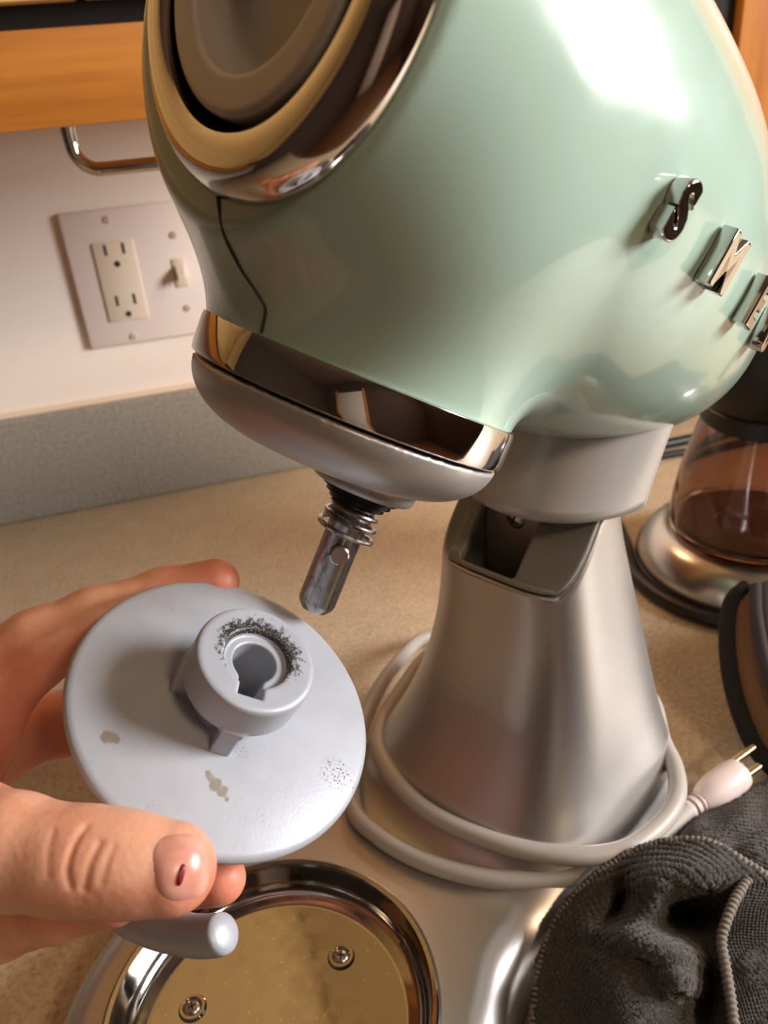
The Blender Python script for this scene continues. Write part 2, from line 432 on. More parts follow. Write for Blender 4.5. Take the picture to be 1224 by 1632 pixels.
# --- stand: foot plate and column in one casting
WK = np.array([0.020, 0.030, 0.036, 0.045, 0.060, 0.080, 0.100, 0.120, 0.140, 0.160, 0.185, 0.215])
UF = np.array([0.090, 0.097, 0.1015, 0.108, 0.1205, 0.133, 0.1405, 0.145, 0.147, 0.148, 0.149, 0.150])
UR = np.array([0.237, 0.236, 0.235, 0.2335, 0.232, 0.230, 0.2265, 0.2215, 0.216, 0.210, 0.205, 0.202])
HB = np.array([0.0715, 0.0700, 0.0675, 0.0637, 0.0570, 0.0502, 0.0453, 0.0416, 0.0388, 0.0366, 0.0350, 0.0340])
def cubic(x, xs, ys):
    # smooth interpolation (Hermite)
    m = np.gradient(ys, xs); x = np.clip(x, xs[0], xs[-1]); i = np.clip(np.searchsorted(xs, x) - 1, 0, len(xs) - 2)
    h = xs[i + 1] - xs[i]; t = (x - xs[i]) / h
    return (2 * t ** 3 - 3 * t ** 2 + 1) * ys[i] + (t ** 3 - 2 * t ** 2 + t) * h * m[i] + (-2 * t ** 3 + 3 * t ** 2) * ys[i + 1] + (t ** 3 - t ** 2) * h * m[i + 1]
def column_f(P, off=0.0):
    uf = cubic(P[:, 2], WK, UF); ur = cubic(P[:, 2], WK, UR); b = cubic(P[:, 2], WK, HB) - off
    uc = (uf + ur) / 2; a = (ur - uf) / 2 - off
    n = 3.7
    r = ((np.abs(P[:, 0] - uc) / a) ** n + (np.abs(P[:, 1]) / b) ** n) ** (1 / n)
    return (r - 1) * np.minimum(a, b)
def lip(u): return 0.1535 + smin(np.clip(u - 0.1535, 0, 1) * 1.05, np.full_like(u, 0.034), 0.008)
def foot2d(P):
    x, y = P[:, 0], P[:, 1]
    c1 = np.hypot(x, y) - 0.0905
    qx = np.abs(x - 0.165) - (0.08 - 0.05); qy = np.abs(y) - (0.070 - 0.05)
    c2 = np.hypot(np.maximum(qx, 0), np.maximum(qy, 0)) + np.minimum(np.maximum(qx, qy), 0) - 0.05
    qx = np.abs(x - 0.10) - 0.06; qy = np.abs(y) - 0.062
    c3 = np.maximum(qx, qy)
    return smin(smin(c1, c2, 0.03), c3, 0.03)
def stand_f(P):
    f2 = foot2d(P); r = 0.013
    z = P[:, 2]
    # plate with rounded shoulder
    g = f2 + np.clip((z - 0.004), 0, 1) * 0.18
    q1 = g + r; q2 = z - 0.030 + r
    pl = np.minimum(np.maximum(q1, q2), 0) + np.hypot(np.maximum(q1, 0), np.maximum(q2, 0)) - r
    pl = np.maximum(pl, 0.0008 - z)
    co = np.maximum(column_f(P), 0.012 - z)
    co = smax(co, z - (lip(P[:, 0]) - 0.0030), 0.0012)
    d = smin(pl, co, 0.012)
    # column pocket
    inn = np.maximum(np.maximum(np.abs(P[:, 1] - 0.006) - 0.0150, np.abs(P[:, 0] - 0.1715) - 0.0185), 0.125 - z)
    d = smax(d, -inn, 0.0006)
    # seat of the bowl dish
    rr = np.hypot(P[:, 0], P[:, 1])
    d = smax(d, -np.maximum(rr - 0.0645, 0.013 - z), 0.0012)
    return d
stand = sdf_obj('stand', stand_f, (-0.096, -0.098, -0.002), (0.30, 0.098, 0.192), 0.0013, M_silver, mixer)

# bowl dish
dish = MB().lathe([(0.0665, 0.0302), (0.0662, 0.0325), (0.0648, 0.0338), (0.0632, 0.0333), (0.0618, 0.030), (0.0612, 0.0255), (0.0596, 0.0215), (0.0565, 0.0192), (0.0545, 0.0190), (0.0535, 0.0182), (0.052, 0.0180), (0.0, 0.0180)], 96).build('bowl_dish', M_dish, mixer)
def screw(name, M, r, m, parent, m2=M_slot, washer=None):
    o = MB().lathe([(0.0001, r * 0.55), (r * 0.6, r * 0.5), (r * 0.92, r * 0.25), (r, 0.0)], 24, M).build(name, m, parent)
    return o
def cross(M, r, h, parent, m=M_slot):
    b = MB()
    b.box((-r, -r * 0.2, h), (r, r * 0.2, h + 0.0002), 0, M); b.box((-r * 0.2, -r, h), (r * 0.2, r, h + 0.0002), 0, M)
    return b.build('cross_slot', m, parent, smooth=False)
M_screw = mat('screw_steel', (0.5, 0.48, 0.45, 1), 0.28, 1.0)
for a in (0, 120, 240):
    ca, sa = 0.0365 * math.cos(math.radians(a)), 0.0365 * math.sin(math.radians(a))
    def MM(p, ca=ca, sa=sa, a=a):
        c, s = math.cos(a + 0.6), math.sin(a + 0.6)
        return np.array([ca + p[0] * c - p[1] * s, sa + p[0] * s + p[1] * c, 0.0183 + p[2]])
    MB().lathe([(0.0034, 0.0001), (0.0040, 0.0011), (0.0052, 0.0011), (0.0058, 0.0)], 28, MM).build('screw_seat', M_dish, dish)
    b = MB().lathe([(0.0001, 0.0013), (0.0020, 0.0012), (0.0030, 0.0007), (0.0034, 0.0)], 24, MM)
    b.build('dish_screw', M_screw, dish)
    cross(MM, 0.0017, 0.00125, dish)

# --- column collar (plastic insert) with dark pocket, bracket and screw
def collar_f(P):
    z = P[:, 2]; L = lip(P[:, 0])
    sh = smax(column_f(P, 0.0011), np.maximum(z - (L + 0.0002), L - 0.0024 - z), 0.0012)
    pk = np.maximum(np.abs(P[:, 1] - 0.006) - 0.0145, np.abs(P[:, 0] - 0.1715) - 0.0205)
    nt = np.maximum(np.abs(P[:, 1] - 0.006) - 0.0205, np.abs(P[:, 0] - 0.1775) - 0.0060)
    d = smax(sh, -np.minimum(pk, nt), 0.0008)
    # raised cheek along the far side of the pocket
    ck = np.maximum(np.maximum(np.abs(P[:, 1] - 0.0225) - 0.0028, np.abs(P[:, 0] - 0.162) - 0.0105), np.maximum(z - (L + 0.003), L - 0.002 - z))
    return smin(d, ck, 0.003)
sdf_obj('collar', collar_f, (0.146, -0.040, 0.146), (0.216, 0.040, 0.196), 0.0009, M_collar, mixer)
MB().box((0.1532, -0.0088, 0.1252), (0.1895, 0.0208, 0.128)).build('pocket_floor', M_black, mixer)
br = MB().box((0.1725, -0.0087, 0.128), (0.1775, 0.0207, 0.1985), 0.0006).build('hinge_bracket', mat('dull_bracket_metal', (0.30, 0.27, 0.24, 1), 0.5, 0.5), mixer)
def MB_scr(p): return np.array([0.1725 - p[2], 0.004 + p[0] * 0.94 - p[1] * 0.34, 0.1690 + p[1] * 0.94 + p[0] * 0.34])
MB().lathe([(0.0001, 0.0022), (0.003, 0.0020), (0.0046, 0.0009), (0.0048, 0.0)], 24, MB_scr).build('bracket_screw', mat('brassy_screw', (0.62, 0.55, 0.42, 1), 0.3, 1.0), br)
cross(MB_scr, 0.0028, 0.0021, br)

# --- head frame
EA = np.array([0.8576, 0.0, -0.5143]); EA /= np.linalg.norm(EA)
ED = np.array([0.5100, -0.1292, 0.8504]); ED -= ED.dot(EA) * EA; ED /= np.linalg.norm(ED)
EY = np.cross(ED, EA)
HO = np.array([0.0737, 0, 0.2555])
def hf(p):   # head frame (s, y, d) -> mixer frame
    p = np.asarray(p, float); return HO + p[..., 0:1] * EA + p[..., 1:2] * EY + p[..., 2:3] * ED
RM, SM, LL, D0, D1, PP = 0.0741, 0.0531, 0.2221, 0.0936, 0.0768, 1.5993
R0 = 0.0556
NT_ = math.radians(6); NC = np.array([-0.0764, 0.0, 0.0945]); NF = np.array([-math.cos(NT_), 0, -math.sin(NT_)])
NU = np.array([-math.sin(NT_), 0, math.cos(NT_)])
def body_f(P):
    s = P[:, 0]; dc = D0 + (D1 - D0) * (s + 0.076) / (LL + 0.076); rho = np.hypot(P[:, 1], P[:, 2] - dc)
    qa = np.clip((SM - s) / (SM + 0.076), 0, 1.6); Ra = R0 + (RM - R0) * (1 - qa ** 2.2)
    fa = rho - np.maximum(Ra, 0.03)
    qb = np.maximum(s - SM, 0) / (LL - SM)
    fb = (np.sqrt(rho ** 2 / RM ** 2 + qb ** PP) - 1) * RM
    return np.where(s <= SM, fa, fb)
def head_f(P):
    d = body_f(P)
    q = np.hypot(P[:, 0], P[:, 1])
    nk = np.maximum(q - 0.0500 - 0.06 * np.clip(P[:, 2] - 0.0132, 0, 0.05), np.maximum(0.0118 - P[:, 2], P[:, 2] - 0.09))
    ch = (np.sqrt(((P[:, 0] + 0.022) / 0.055) ** 2 + (P[:, 1] / 0.062) ** 2 + ((P[:, 2] - 0.067) / 0.056) ** 2) - 1) * 0.055
    d = smin(d, ch, 0.012)
    d = smin(d, nk, 0.014)
    zn = (P - NC) @ NF; d = smax(d, zn, 0.003)
    qn = np.hypot(P[:, 1], (P - NC) @ NU)
    d = smax(d, -np.maximum(qn - 0.0440, -0.014 - zn), 0.001)          # seat of the nose cap
    return d
head = sdf_obj('head', head_f, (-0.102, -0.080, 0.008), (0.230, 0.080, 0.180), 0.0014, M_mint, mixer, hf)

# parting line of the two shell halves down the front
def head_w(p):
    q = to_local(p) - HO; return head_f(np.stack([q @ EA, q @ EY, q @ ED], -1))
def on_head(x, y):
    dr = RC @ np.array([x - CX, y - CY, FPX]); dr /= np.linalg.norm(dr); p = CAM + dr * 0.1
    for _ in range(80): p = p + dr * max(head_w(p[None])[0], 0) * 0.8
    return to_local(p)
sl = spline(np.array([on_head(*p) for p in ((346, 300), (350, 335), (359, 378), (384, 428), (412, 470), (423, 492), (421, 512), (417, 530))]), 6)
MB().tube(sl, 0.0005, 8).build('parting_seam', mat('seam_shadow_green', srgb(58, 66, 52), 0.6), head)

# chrome band under the head
band = MB().lathe([(0.046, 0.0003), (0.0502, 0.0003), (0.0514, 0.0010), (0.0517, 0.0024), (0.0519, 0.0112), (0.0516, 0.0128), (0.0506, 0.0133), (0.046, 0.0133)], 128, hf).build('chrome_band', M_chrome, mixer)

# planetary cover with off-centre boss
BS, BV = 0.0210, 0.0
def cover_f(P):
    q = np.hypot(P[:, 0], P[:, 1]); z = P[:, 2]
    # dome (flattened)
    R1 = 0.0504
    dome = np.sqrt((np.maximum(q - 0.026, 0) / (R1 - 0.026)) ** 2 + (np.minimum(z, 0) / 0.0172) ** 2) - 1
    dome = np.maximum(dome * 0.0172, z + 0.0004)
    bq = np.hypot(P[:, 0] - BS, P[:, 1] + BV)
    boss = smax(bq - (0.0185 + 0.5 * np.clip(z + 0.0205, 0, 1)), np.maximum(-0.0245 - z, z), 0.003)
    d = smin(dome, boss, 0.005)
    return d
cover = sdf_obj('planetary_cover', cover_f, (-0.054, -0.054, -0.030), (0.054, 0.054, 0.002), 0.0012, M_silver2, mixer, hf)
def sh(p):   # shaft frame
    p = np.asarray(p, float); return hf(np.stack([p[..., 0] + BS, p[..., 1] - BV, p[..., 2] + 0.0045], -1))
MB().lathe([(0.0135, -0.0280), (0.0135, -0.0303), (0.0118, -0.0308), (0.0118, -0.0322), (0.0100, -0.0328), (0.0100, -0.0340), (0.0, -0.0342)], 48, sh).build('shaft_seal', M_black, mixer)
shaft = MB().lathe([(0.0074, -0.024), (0.0074, -0.0395), (0.0067, -0.0405), (0.0067, -0.0715), (0.0062, -0.0728), (0.0046, -0.0748), (0.0, -0.0751)], 48, sh).build('drive_shaft', M_steel, mixer)
# cross pin, facing the camera
def pinM(p):
    a = math.radians(228); c, s = math.cos(a), math.sin(a)
    return sh(np.array([c * p[2] - s * p[0], s * p[2] + c * p[0], -0.0512 + p[1]]))
MB().lathe([(0.0001, 0.0098), (0.0029, 0.0098), (0.0034, 0.0093), (0.0034, -0.0093), (0.0029, -0.0098), (0.0001, -0.0098)], 28, pinM).build('drive_pin', mat('pin_steel', (0.5, 0.48, 0.46, 1), 0.22, 1.0), shaft)
# spring washer coil
pts = []
for k in range(0, 160):
    a = k / 160 * 2 * math.pi * 3.1; r = 0.0080 + 0.0020 * min(1, k / 120)
    pts.append(sh(np.array([r * math.cos(a + 1), r * math.sin(a + 1), -0.0345 - 0.0120 * k / 160])))
MB().tube(pts, 0.0009, 8).build('coil_spring', M_steel, mixer)

# nose trim ring, black gap, cap with finger recess
def nf(p):   # nose frame: x across (y), y up (NU), z out (NF)
    p = np.asarray(p, float); return hf(NC + p[..., 0:1] * EY + p[..., 1:2] * NU + p[..., 2:3] * NF)
MB().lathe([(0.0515, -0.006), (0.0543, -0.0042), (0.0554, -0.0020), (0.0551, 0.0005), (0.0540, 0.0030), (0.0522, 0.0052), (0.0503, 0.0064), (0.0488, 0.0068), (0.0455, 0.0070), (0.0428, 0.0068), (0.0416, 0.0060), (0.0413, 0.0045)], 128, nf).build('nose_trim', M_trim, mixer)
MB().lathe([(0.0413, 0.0047), (0.0412, -0.0080), (0.036, -0.0080), (0.0, -0.0080)], 64, nf).build('gap_ring', M_black, mixer)
def cap_f(P):
    q = np.hypot(P[:, 0], P[:, 1])
    d = smax(q - 0.0383, np.maximum(P[:, 2] - 0.0062, -0.0090 - P[:, 2]), 0.0025)
    # D-shaped pocket: round below, flat bar above
    pk = smax(q - 0.0285, P[:, 1] - 0.0125, 0.004)
    pk = smax(pk, -0.0045 - P[:, 2] - 0.04 * np.clip(P[:, 0] + 0.02, -0.03, 0.05), 0.006)
    return smax(d, -pk, 0.002)
sdf_obj('nose_cap', cap_f, (-0.041, -0.041, -0.011), (0.041, 0.041, 0.009), 0.0009, M_capgrey, mixer, nf)

# silver hinge skirt between head and column
pl = [(0, 0)] + [(0.1450 - 0.0400 * math.sin(a_), -0.0395 * math.cos(a_)) for a_ in np.linspace(0.0, math.pi, 49)] + [(0, 0)]
V = []; F = []; nh = 14
for (a_, y_) in pl[1:-1]:
    b0 = -0.0210 + 0.62 * (a_ - 0.105); side = max(0.0, 1 - (0.145 - a_) / 0.02)
    for j in range(nh + 1):
        q = j / nh; d_ = b0 + (0.056 - b0) * q
        fl = 0.0012 * (1 - q) ** 3
        ln = math.hypot(a_ - 0.145, y_) or 1
        V.append((a_ + (a_ - 0.145) / ln * fl - side * 0.010 * (q - 0.2), y_ + y_ / ln * fl, d_))
m_ = len(pl) - 2
F = [(i * (nh + 1) + j, (i + 1) * (nh + 1) + j, (i + 1) * (nh + 1) + j + 1, i * (nh + 1) + j + 1) for i in range(m_ - 1) for j in range(nh)]
hs = mesh('hinge_skirt', hf(np.array(V)), F, M_silver2, mixer, True)
md = hs.modifiers.new('thick', 'SOLIDIFY'); md.thickness = 0.003; md.offset = -1
# pivot block inside the skirt joining head and column
MB().box((0.118, -0.024, -0.006), (0.152, 0.024, 0.050), 0.004, hf).build('pivot_block', M_collar, mixer)

# raised chrome letters on the side
def glyph(ch, size, ext, bev):
    cu = bpy.data.curves.new('glyph', 'FONT'); cu.body = ch; cu.size = size; cu.extrude = ext; cu.bevel_depth = bev; cu.bevel_resolution = 2; cu.offset = size * 0.022
    cu.align_x = 'CENTER'; cu.resolution_u = 5
    o = link(bpy.data.objects.new('glyph', cu)); dg = bpy.context.evaluated_depsgraph_get(); dg.update()
    me = o.evaluated_get(dg).to_mesh()
    V = np.array([v.co[:] for v in me.vertices]); F = [list(p.vertices) for p in me.polygons]
    o.evaluated_get(dg).to_mesh_clear(); bpy.data.objects.remove(o); bpy.data.curves.remove(cu)
    V[:, 1] -= (V[:, 1].max() + V[:, 1].min()) / 2
    V[:, 1] *= size / (V[:, 1].max() - V[:, 1].min())
    return V, F
M_letter = mat('chrome_letter', (0.6, 0.58, 0.56, 1), 0.1, 1.0)
for ch, s0, d0 in (('S', 0.0050, 0.0805), ('M', 0.0395, 0.0800), ('E', 0.0770, 0.0798), ('G', 0.1145, 0.0798)):
    V, F = glyph(ch, 0.0160, 0.0020, 0.0005)
    p = np.array([[s0, -0.075, d0]]); p = newton(body_f, p, 12, 0.01)
    n = grad(body_f, p)[0]; n /= np.linalg.norm(n)
    up = np.array([0, 0, 1.0]); up -= up.dot(n) * n; up /= np.linalg.norm(up); rt = np.cross(up, n)
    # stand the glyph on short posts just off the enamel
    Q = p[0] + V[:, 0:1] * 0.98 * rt + V[:, 1:2] * up + (V[:, 2:3] + 0.0026) * n
    mesh('letter', hf(Q), F, M_letter, head, True, 35)['label'] = 'raised chrome letter ' + ch

# power cord wound around the foot of the column
def path_px(pts): return [to_local(atz(x, y, z)) for x, y, z in pts]
c1 = [mw(.232, -.012, .022), mw(.252, -.040, .012), mw(.262, -.075, .006)] + path_px([(690, 1012, .010), (632, 1058, .020), (592, 1120, .0305), (566, 1200, .0347), (562, 1285, .0347), (600, 1330, .0347), (660, 1366, .0347), (730, 1390, .0347), (800, 1402, .0347), (880, 1401, .0347), (945, 1391, .035), (1000, 1372, .031), (1045, 1342, .024), (1080, 1308, .016), (1100, 1289, .012)])
c2 = [mw(.2495, .0, .046), mw(.244, -.035, .046), mw(.226, -.062, .046)] + path_px([(690, 1040, .046), (640, 1100, .046), (602, 1170, .046), (615, 1222, .046), (655, 1272, .046), (710, 1310, .046), (790, 1342, .046), (870, 1360, .0455), (940, 1364, .045), (1000, 1352, .044), (1050, 1316, .042), (1078, 1272, .041), (1076, 1225, .040), (1056, 1180, .040)]) + [mw(.2355, .040, .042), mw(.247, .018, .044), mw(.2495, .002, .0455)]
MB().tube(c1, 0.0043, 14, True, 6).build('power_cord', M_cord, mixer)
MB().tube(c2, 0.0043, 14, True, 6).build('power_cord', M_cord, mixer)
pa = to_local(atz(1103, 1287, .012)); pb = to_local(atz(1178, 1232, .0145))
dx = (pb - pa) / np.linalg.norm(pb - pa)
plug = MB().tube([pa + dx * t for t in np.linspace(0.006, np.linalg.norm(pb - pa), 9)], [0.0055, 0.0072, 0.0082, 0.0088, 0.0090, 0.0090, 0.0089, 0.0088, 0.0080], 20).build('plug', M_plug, mixer)
for k in range(4):
    q = pa + dx * (-0.008 + 0.0042 * k); MB().tube([q, q + dx * 0.0022], 0.0058 - 0.0002 * k, 14).build('strain_relief_rib', M_plug, plug)
sd = np.cross(dx, [0, 0, 1]); sd /= np.linalg.norm(sd)
for k, (o_, l_, u_) in enumerate(((-0.0045, 0.017, 0.004), (0.0045, 0.010, 0.0025), (0.0, 0.008, -0.004))):
    q = pb + sd * o_ + np.array([0, 0, u_]); MB().tube([q - dx * 0.001, q + dx * (l_ - 0.001), q + dx * l_], [0.0021, 0.0021, 0.0012], 12).build('prong', M_gold, plug)

# ------------------------------------------------------------------ dough hook (held)
DC = np.array([-0.0044, 0.2018, 0.1817]); DN = np.array([0.432, -0.353, 0.83]); DN /= np.linalg.norm(DN)
# slot direction: towards the lower edge of the disc as seen
_r0 = RC @ np.array([398 - CX, 1115 - CY, FPX]); _p = CAM + _r0 * np.dot(DC + DN * 0.026 - CAM, DN) / np.dot(_r0, DN)
E1 = _p - (DC + DN * 0.026); E1 -= E1.dot(DN) * DN; E1 /= np.linalg.norm(E1); E2 = np.cross(DN, E1)
hook = tag(empty('dough_hook', tuple(DC), Matrix(((E1[0], E2[0], DN[0]), (E1[1], E2[1], DN[1]), (E1[2], E2[2], DN[2])))), 'grey dough hook with round shield disc held in the hand', 'dough hook')
def to_hook(p):
    d = np.asarray(p) - DC; return np.stack([d @ E1, d @ E2, d @ DN], -1)
def disc_px(x, y):
    r = RC @ np.array([x - CX, y - CY, FPX]); return to_hook(CAM + r * np.dot(DC - CAM, DN) / np.dot(r, DN))
# disc material: coating with chips, scuffs and graphite dust
t = NT(M_hook); v = t.coord('Object')
col = t.ramp(t.noise(v, 55, 4), [(0.3, srgb(162, 168, 180)), (0.7, srgb(175, 180, 191))])
wob = t.n('ShaderNodeTexNoise'); wob.inputs['Scale'].default_value = 260; wob.inputs['Detail'].default_value = 3; t.l(v, wob.inputs['Vector'])
wv = t.n('ShaderNodeVectorMath'); wv.operation = 'MULTIPLY_ADD'; t.l(wob.outputs['Color'], wv.inputs[0]); wv.inputs[1].default_value = (0.004, 0.004, 0.004); t.l(v, wv.inputs[2])
wvec = wv.outputs[0]
def spot(px, py, r, soft=0.0003):
    c = disc_px(px, py) + 0.002; return t.sphere(wvec, tuple(c), r, soft)
chip = None
for px, py, r in ((172, 1178, .0020), (180, 1181, .0016), (333, 1241, .0021), (342, 1252, .0025), (352, 1263, .0023), (360, 1273, .0017)):
    m_ = spot(px, py, r); chip = m_ if chip is None else t.math('MAXIMUM', chip, m_)
col = t.mix(chip, col, srgb(138, 131, 122))
dust = t.ramp(t.noise(v, 1500, 2, 0.6), [(0.56, (0, 0, 0, 1)), (0.64, (1, 1, 1, 1))])
zone = None
for px, py, r in ((535, 1235, .0051), (548, 1248, .0028), (568, 1140, .0012), (380, 1200, .0025), (350, 1190, .0022), (300, 1160, .002), (274, 975, .0008), (415, 1310, .001), (241, 1285, .0008), (242, 1118, .0006), (237, 1085, .0006)):
    m_ = spot(px, py, r, 0.0012); zone = m_ if zone is None else t.math('MAXIMUM', zone, m_)
col = t.mix(t.math('MULTIPLY', zone, dust), col, srgb(52, 50, 50))
# graphite on the hub face
sx = t.n('ShaderNodeSeparateXYZ'); t.l(v, sx.inputs[0])
rad = t.n('ShaderNodeVectorMath'); rad.operation = 'LENGTH'
cb = t.n('ShaderNodeCombineXYZ'); t.l(sx.outputs[0], cb.inputs[0]); t.l(sx.outputs[1], cb.inputs[1]); t.l(cb.outputs[0], rad.inputs[0])
ring = t.math('MULTIPLY', t.math('GREATER_THAN', rad.outputs['Value'], 0.0088), t.math('SUBTRACT', 1.0, t.math('DIVIDE', t.math('SUBTRACT', rad.outputs['Value'], 0.0088), 0.0090), True), True)
away = t.math('ADD', 0.74, t.math('MULTIPLY', sx.outputs[0], -46.0), True)
top = t.math('GREATER_THAN', sx.outputs[2], 0.0246)
gm = t.math('MULTIPLY', t.math('MULTIPLY', ring, away), top)
gn = t.noise(v, 620, 5, 0.75)
gk = t.math('MULTIPLY', t.math('SUBTRACT', t.math('ADD', t.math('MULTIPLY', gm, 0.62), gn), 0.76), 9.0, True)
gk = t.math('MULTIPLY', gk, top)
col = t.mix(gk, col, t.ramp(t.noise(v, 2500, 2), [(0.4, srgb(30, 28, 27)), (0.62, srgb(74, 72, 70)), (0.7, srgb(190, 188, 186))]))
t.color(col); t.rough(t.ramp(t.noise(v, 40, 3), [(0.3, (0.36,) * 3), (0.7, (0.5,) * 3)])); t.bump(t.noise(v, 900, 2), 0.12, 0.0003)

MB().lathe([(0.0100, 0.0022), (0.0200, 0.0020), (0.0455, 0.0006), (0.0470, 0.0001), (0.0478, -0.0008), (0.0480, -0.0018), (0.0476, -0.0028), (0.0462, -0.0036), (0.020, -0.003), (0.0100, -0.0028), (0.0100, 0.0022)], 128).build('shield_disc', M_hook, hook)
def hub_f(P):
    q = np.hypot(P[:, 0], P[:, 1]); z = P[:, 2]
    top_ = smax(q - 0.0182, np.maximum(z - 0.0262, 0.0125 - z), 0.002)
    core = np.maximum(np.maximum(q - 0.0120, z - 0.014), -0.014 - z)
    # windows between the fins
    ang = np.arctan2(P[:, 1], P[:, 0])
    win = np.full(len(P), 1.0)
    for a in (0.0, math.pi / 2, math.pi, -math.pi / 2):
        ct_, st_ = math.cos(a), math.sin(a); x = P[:, 0] * ct_ + P[:, 1] * st_; y = -P[:, 0] * st_ + P[:, 1] * ct_
        fin = np.maximum(np.maximum(np.abs(y) - 0.0030, np.abs(x - 0.010) - 0.0085), np.maximum(z - 0.014, -0.001 - z))
        win = np.minimum(win, fin)
    core = smin(core, win, 0.0012)
    d = smin(top_, core, 0.002)
    bore = q - 0.0066
    slot = np.maximum(np.abs(P[:, 1]) - 0.0036, np.abs(P[:, 0] - 0.0065) - 0.0068)
    hole = np.maximum(smin(bore, slot, 0.0012), -0.011 - z)
    cb_ = np.maximum(q - 0.0095 - 0.35 * np.clip(z - 0.0245, -0.002, 1), 0.0238 - z)
    return smax(smax(d, -hole, 0.0008), -cb_, 0.0006)
sdf_obj('hub', hub_f, (-0.021, -0.021, -0.016), (0.021, 0.021, 0.029), 0.00055, M_hook, hook)
# the hook itself: shank and curled end
hp = [(0, 0, -0.0125), (0, 0, -0.026)]
hk = [np.array(p, float) for p in hp] + [to_hook(at(*p)) for p in ((262, 1275, .288), (205, 1370, .289), (192, 1440, .279), (235, 1472, .264), (300, 1490, .252), (340, 1491, .246), (362, 1485, .243))]
HP = spline(np.array(hk), 8)
rr_ = [0.0075, 0.0075, 0.0072, 0.0070, 0.0068, 0.0066, 0.0063, 0.0062, 0.0060]
rr_ = np.interp(np.linspace(0, 1, len(HP)), np.linspace(0, 1, len(rr_)), rr_); rr_[-4:] *= (0.97, 0.88, 0.68, 0.30)
MB().tube(HP, list(rr_), 20).build('hook_arm', M_hook, hook)

# ------------------------------------------------------------------ person's hand
M_skin = mat('skin', srgb(226, 160, 128), 0.45, 0, **{'Subsurface Weight': 0.25, 'Subsurface Scale': 0.004})
M_skin.node_tree.nodes['Principled BSDF'].inputs['Subsurface Radius'].default_value = (1.0, 0.35, 0.2)
t = NT(M_skin); v = t.coord('Object')
k1 = t.noise(v, 55, 4, 0.6)
c_ = t.ramp(k1, [(0.3, srgb(218, 148, 120)), (0.52, srgb(233, 172, 143)), (0.72, srgb(239, 186, 157))])
red = None
for p, r in ((at(350, 1398, .236), .016), (at(346, 925, .285), .014), (at(330, 1395, .198), .010), (at(205, 1425, .25), .02), (at(70, 1450, .24), .018), (at(60, 1230, .25), .03)):
    m_ = t.sphere(v, tuple(p), r, r * 0.6); red = m_ if red is None else t.math('MAXIMUM', red, m_)
c_ = t.mix(t.math('MULTIPLY', red, 0.6), c_, srgb(216, 112, 92))
t.color(c_)
fine = t.n('ShaderNodeTexVoronoi'); fine.inputs['Scale'].default_value = 520; t.l(v, fine.inputs['Vector'])
t.bump(t.math('ADD', t.math('MULTIPLY', fine.outputs['Distance'], 0.6), t.noise(v, 420, 5, 0.65)), 0.2, 0.0005)
FING = [
    # thumb
    [(-330, 1300, .245, .021), (-150, 1335, .222, .0185), (-60, 1345, .212, .0158), (20, 1356, .206, .0136), (100, 1370, .203, .0124), (150, 1373, .2025, .0124), (205, 1377, .202, .0118), (272, 1384, .2015, .0112)],
    # index
    [(-70, 1135, .266, .0175), (60, 1032, .272, .0125), (150, 988, .279, .0108), (262, 948, .287, .0093), (345, 926, .288, .0081)],
    # middle
    [(-75, 1205, .284, .0165), (30, 1165, .294, .0130), (115, 1150, .300, .0115), (225, 1165, .297, .0094), (290, 1200, .290, .0080)],
    # ring
    [(-85, 1320, .290, .0155), (105, 1338, .292, .0110), (238, 1408, .263, .0092), (350, 1400, .238, .0076)],
    # little
    [(-95, 1420, .287, .0145), (5, 1476, .276, .0105), (95, 1452, .262, .0090), (185, 1434, .250, .0078)],
]
FW = [[(at(x, y, d), r) for x, y, d, r in f] for f in FING]
WR = at(-430, 1300, .266)
PALM = [(WR, FW[1][0][0], .026, .018), (WR, FW[2][0][0], .026, .018), (WR, FW[3][0][0], .025, .017), (WR, FW[4][0][0], .024, .0155), (WR, FW[0][1][0], .025, .0185),
        (at(-180, 1240, .262), at(-110, 1250, .262), .022, .020), (FW[1][0][0], FW[2][0][0], .016, .016), (FW[2][0][0], FW[3][0][0], .016, .015), (FW[3][0][0], FW[4][0][0], .015, .0135),
        (at(-120, 1310, .235), at(-60, 1190, .258), .0135, .014)]
ELB = at(-1250, 1470, .36)
def hand_f(P):
    palm = None
    for a, b, ra, rb in PALM:
        c = cone(P, a, b, ra, rb); palm = c if palm is None else smin(palm, c, 0.010)
    fa = cone(P, WR, ELB, .0265, .040); fa = np.minimum(fa, 1)
    palm = smin(palm, fa, 0.02)
    d = palm; fs = None
    for f in FW:
        c = None
        for (a, ra), (b, rb) in zip(f[:-1], f[1:]):
            e = cone(P, a, b, ra, rb); c = e if c is None else smin(c, e, 0.004)
        fs = c if fs is None else smin(fs, c, 0.0012)
    d = smin(palm, fs, 0.007)
    return d
def on_hand(px):
    dr = np.stack([px[:, 0] - CX, px[:, 1] - CY, np.full(len(px), FPX)], 1) @ RC.T; dr /= np.linalg.norm(dr, axis=1, keepdims=True); p = CAM + dr * 0.16
    for _ in range(60): p = p + dr * (np.maximum(hand_f(p), 0) * 0.9)[:, None]
    return p
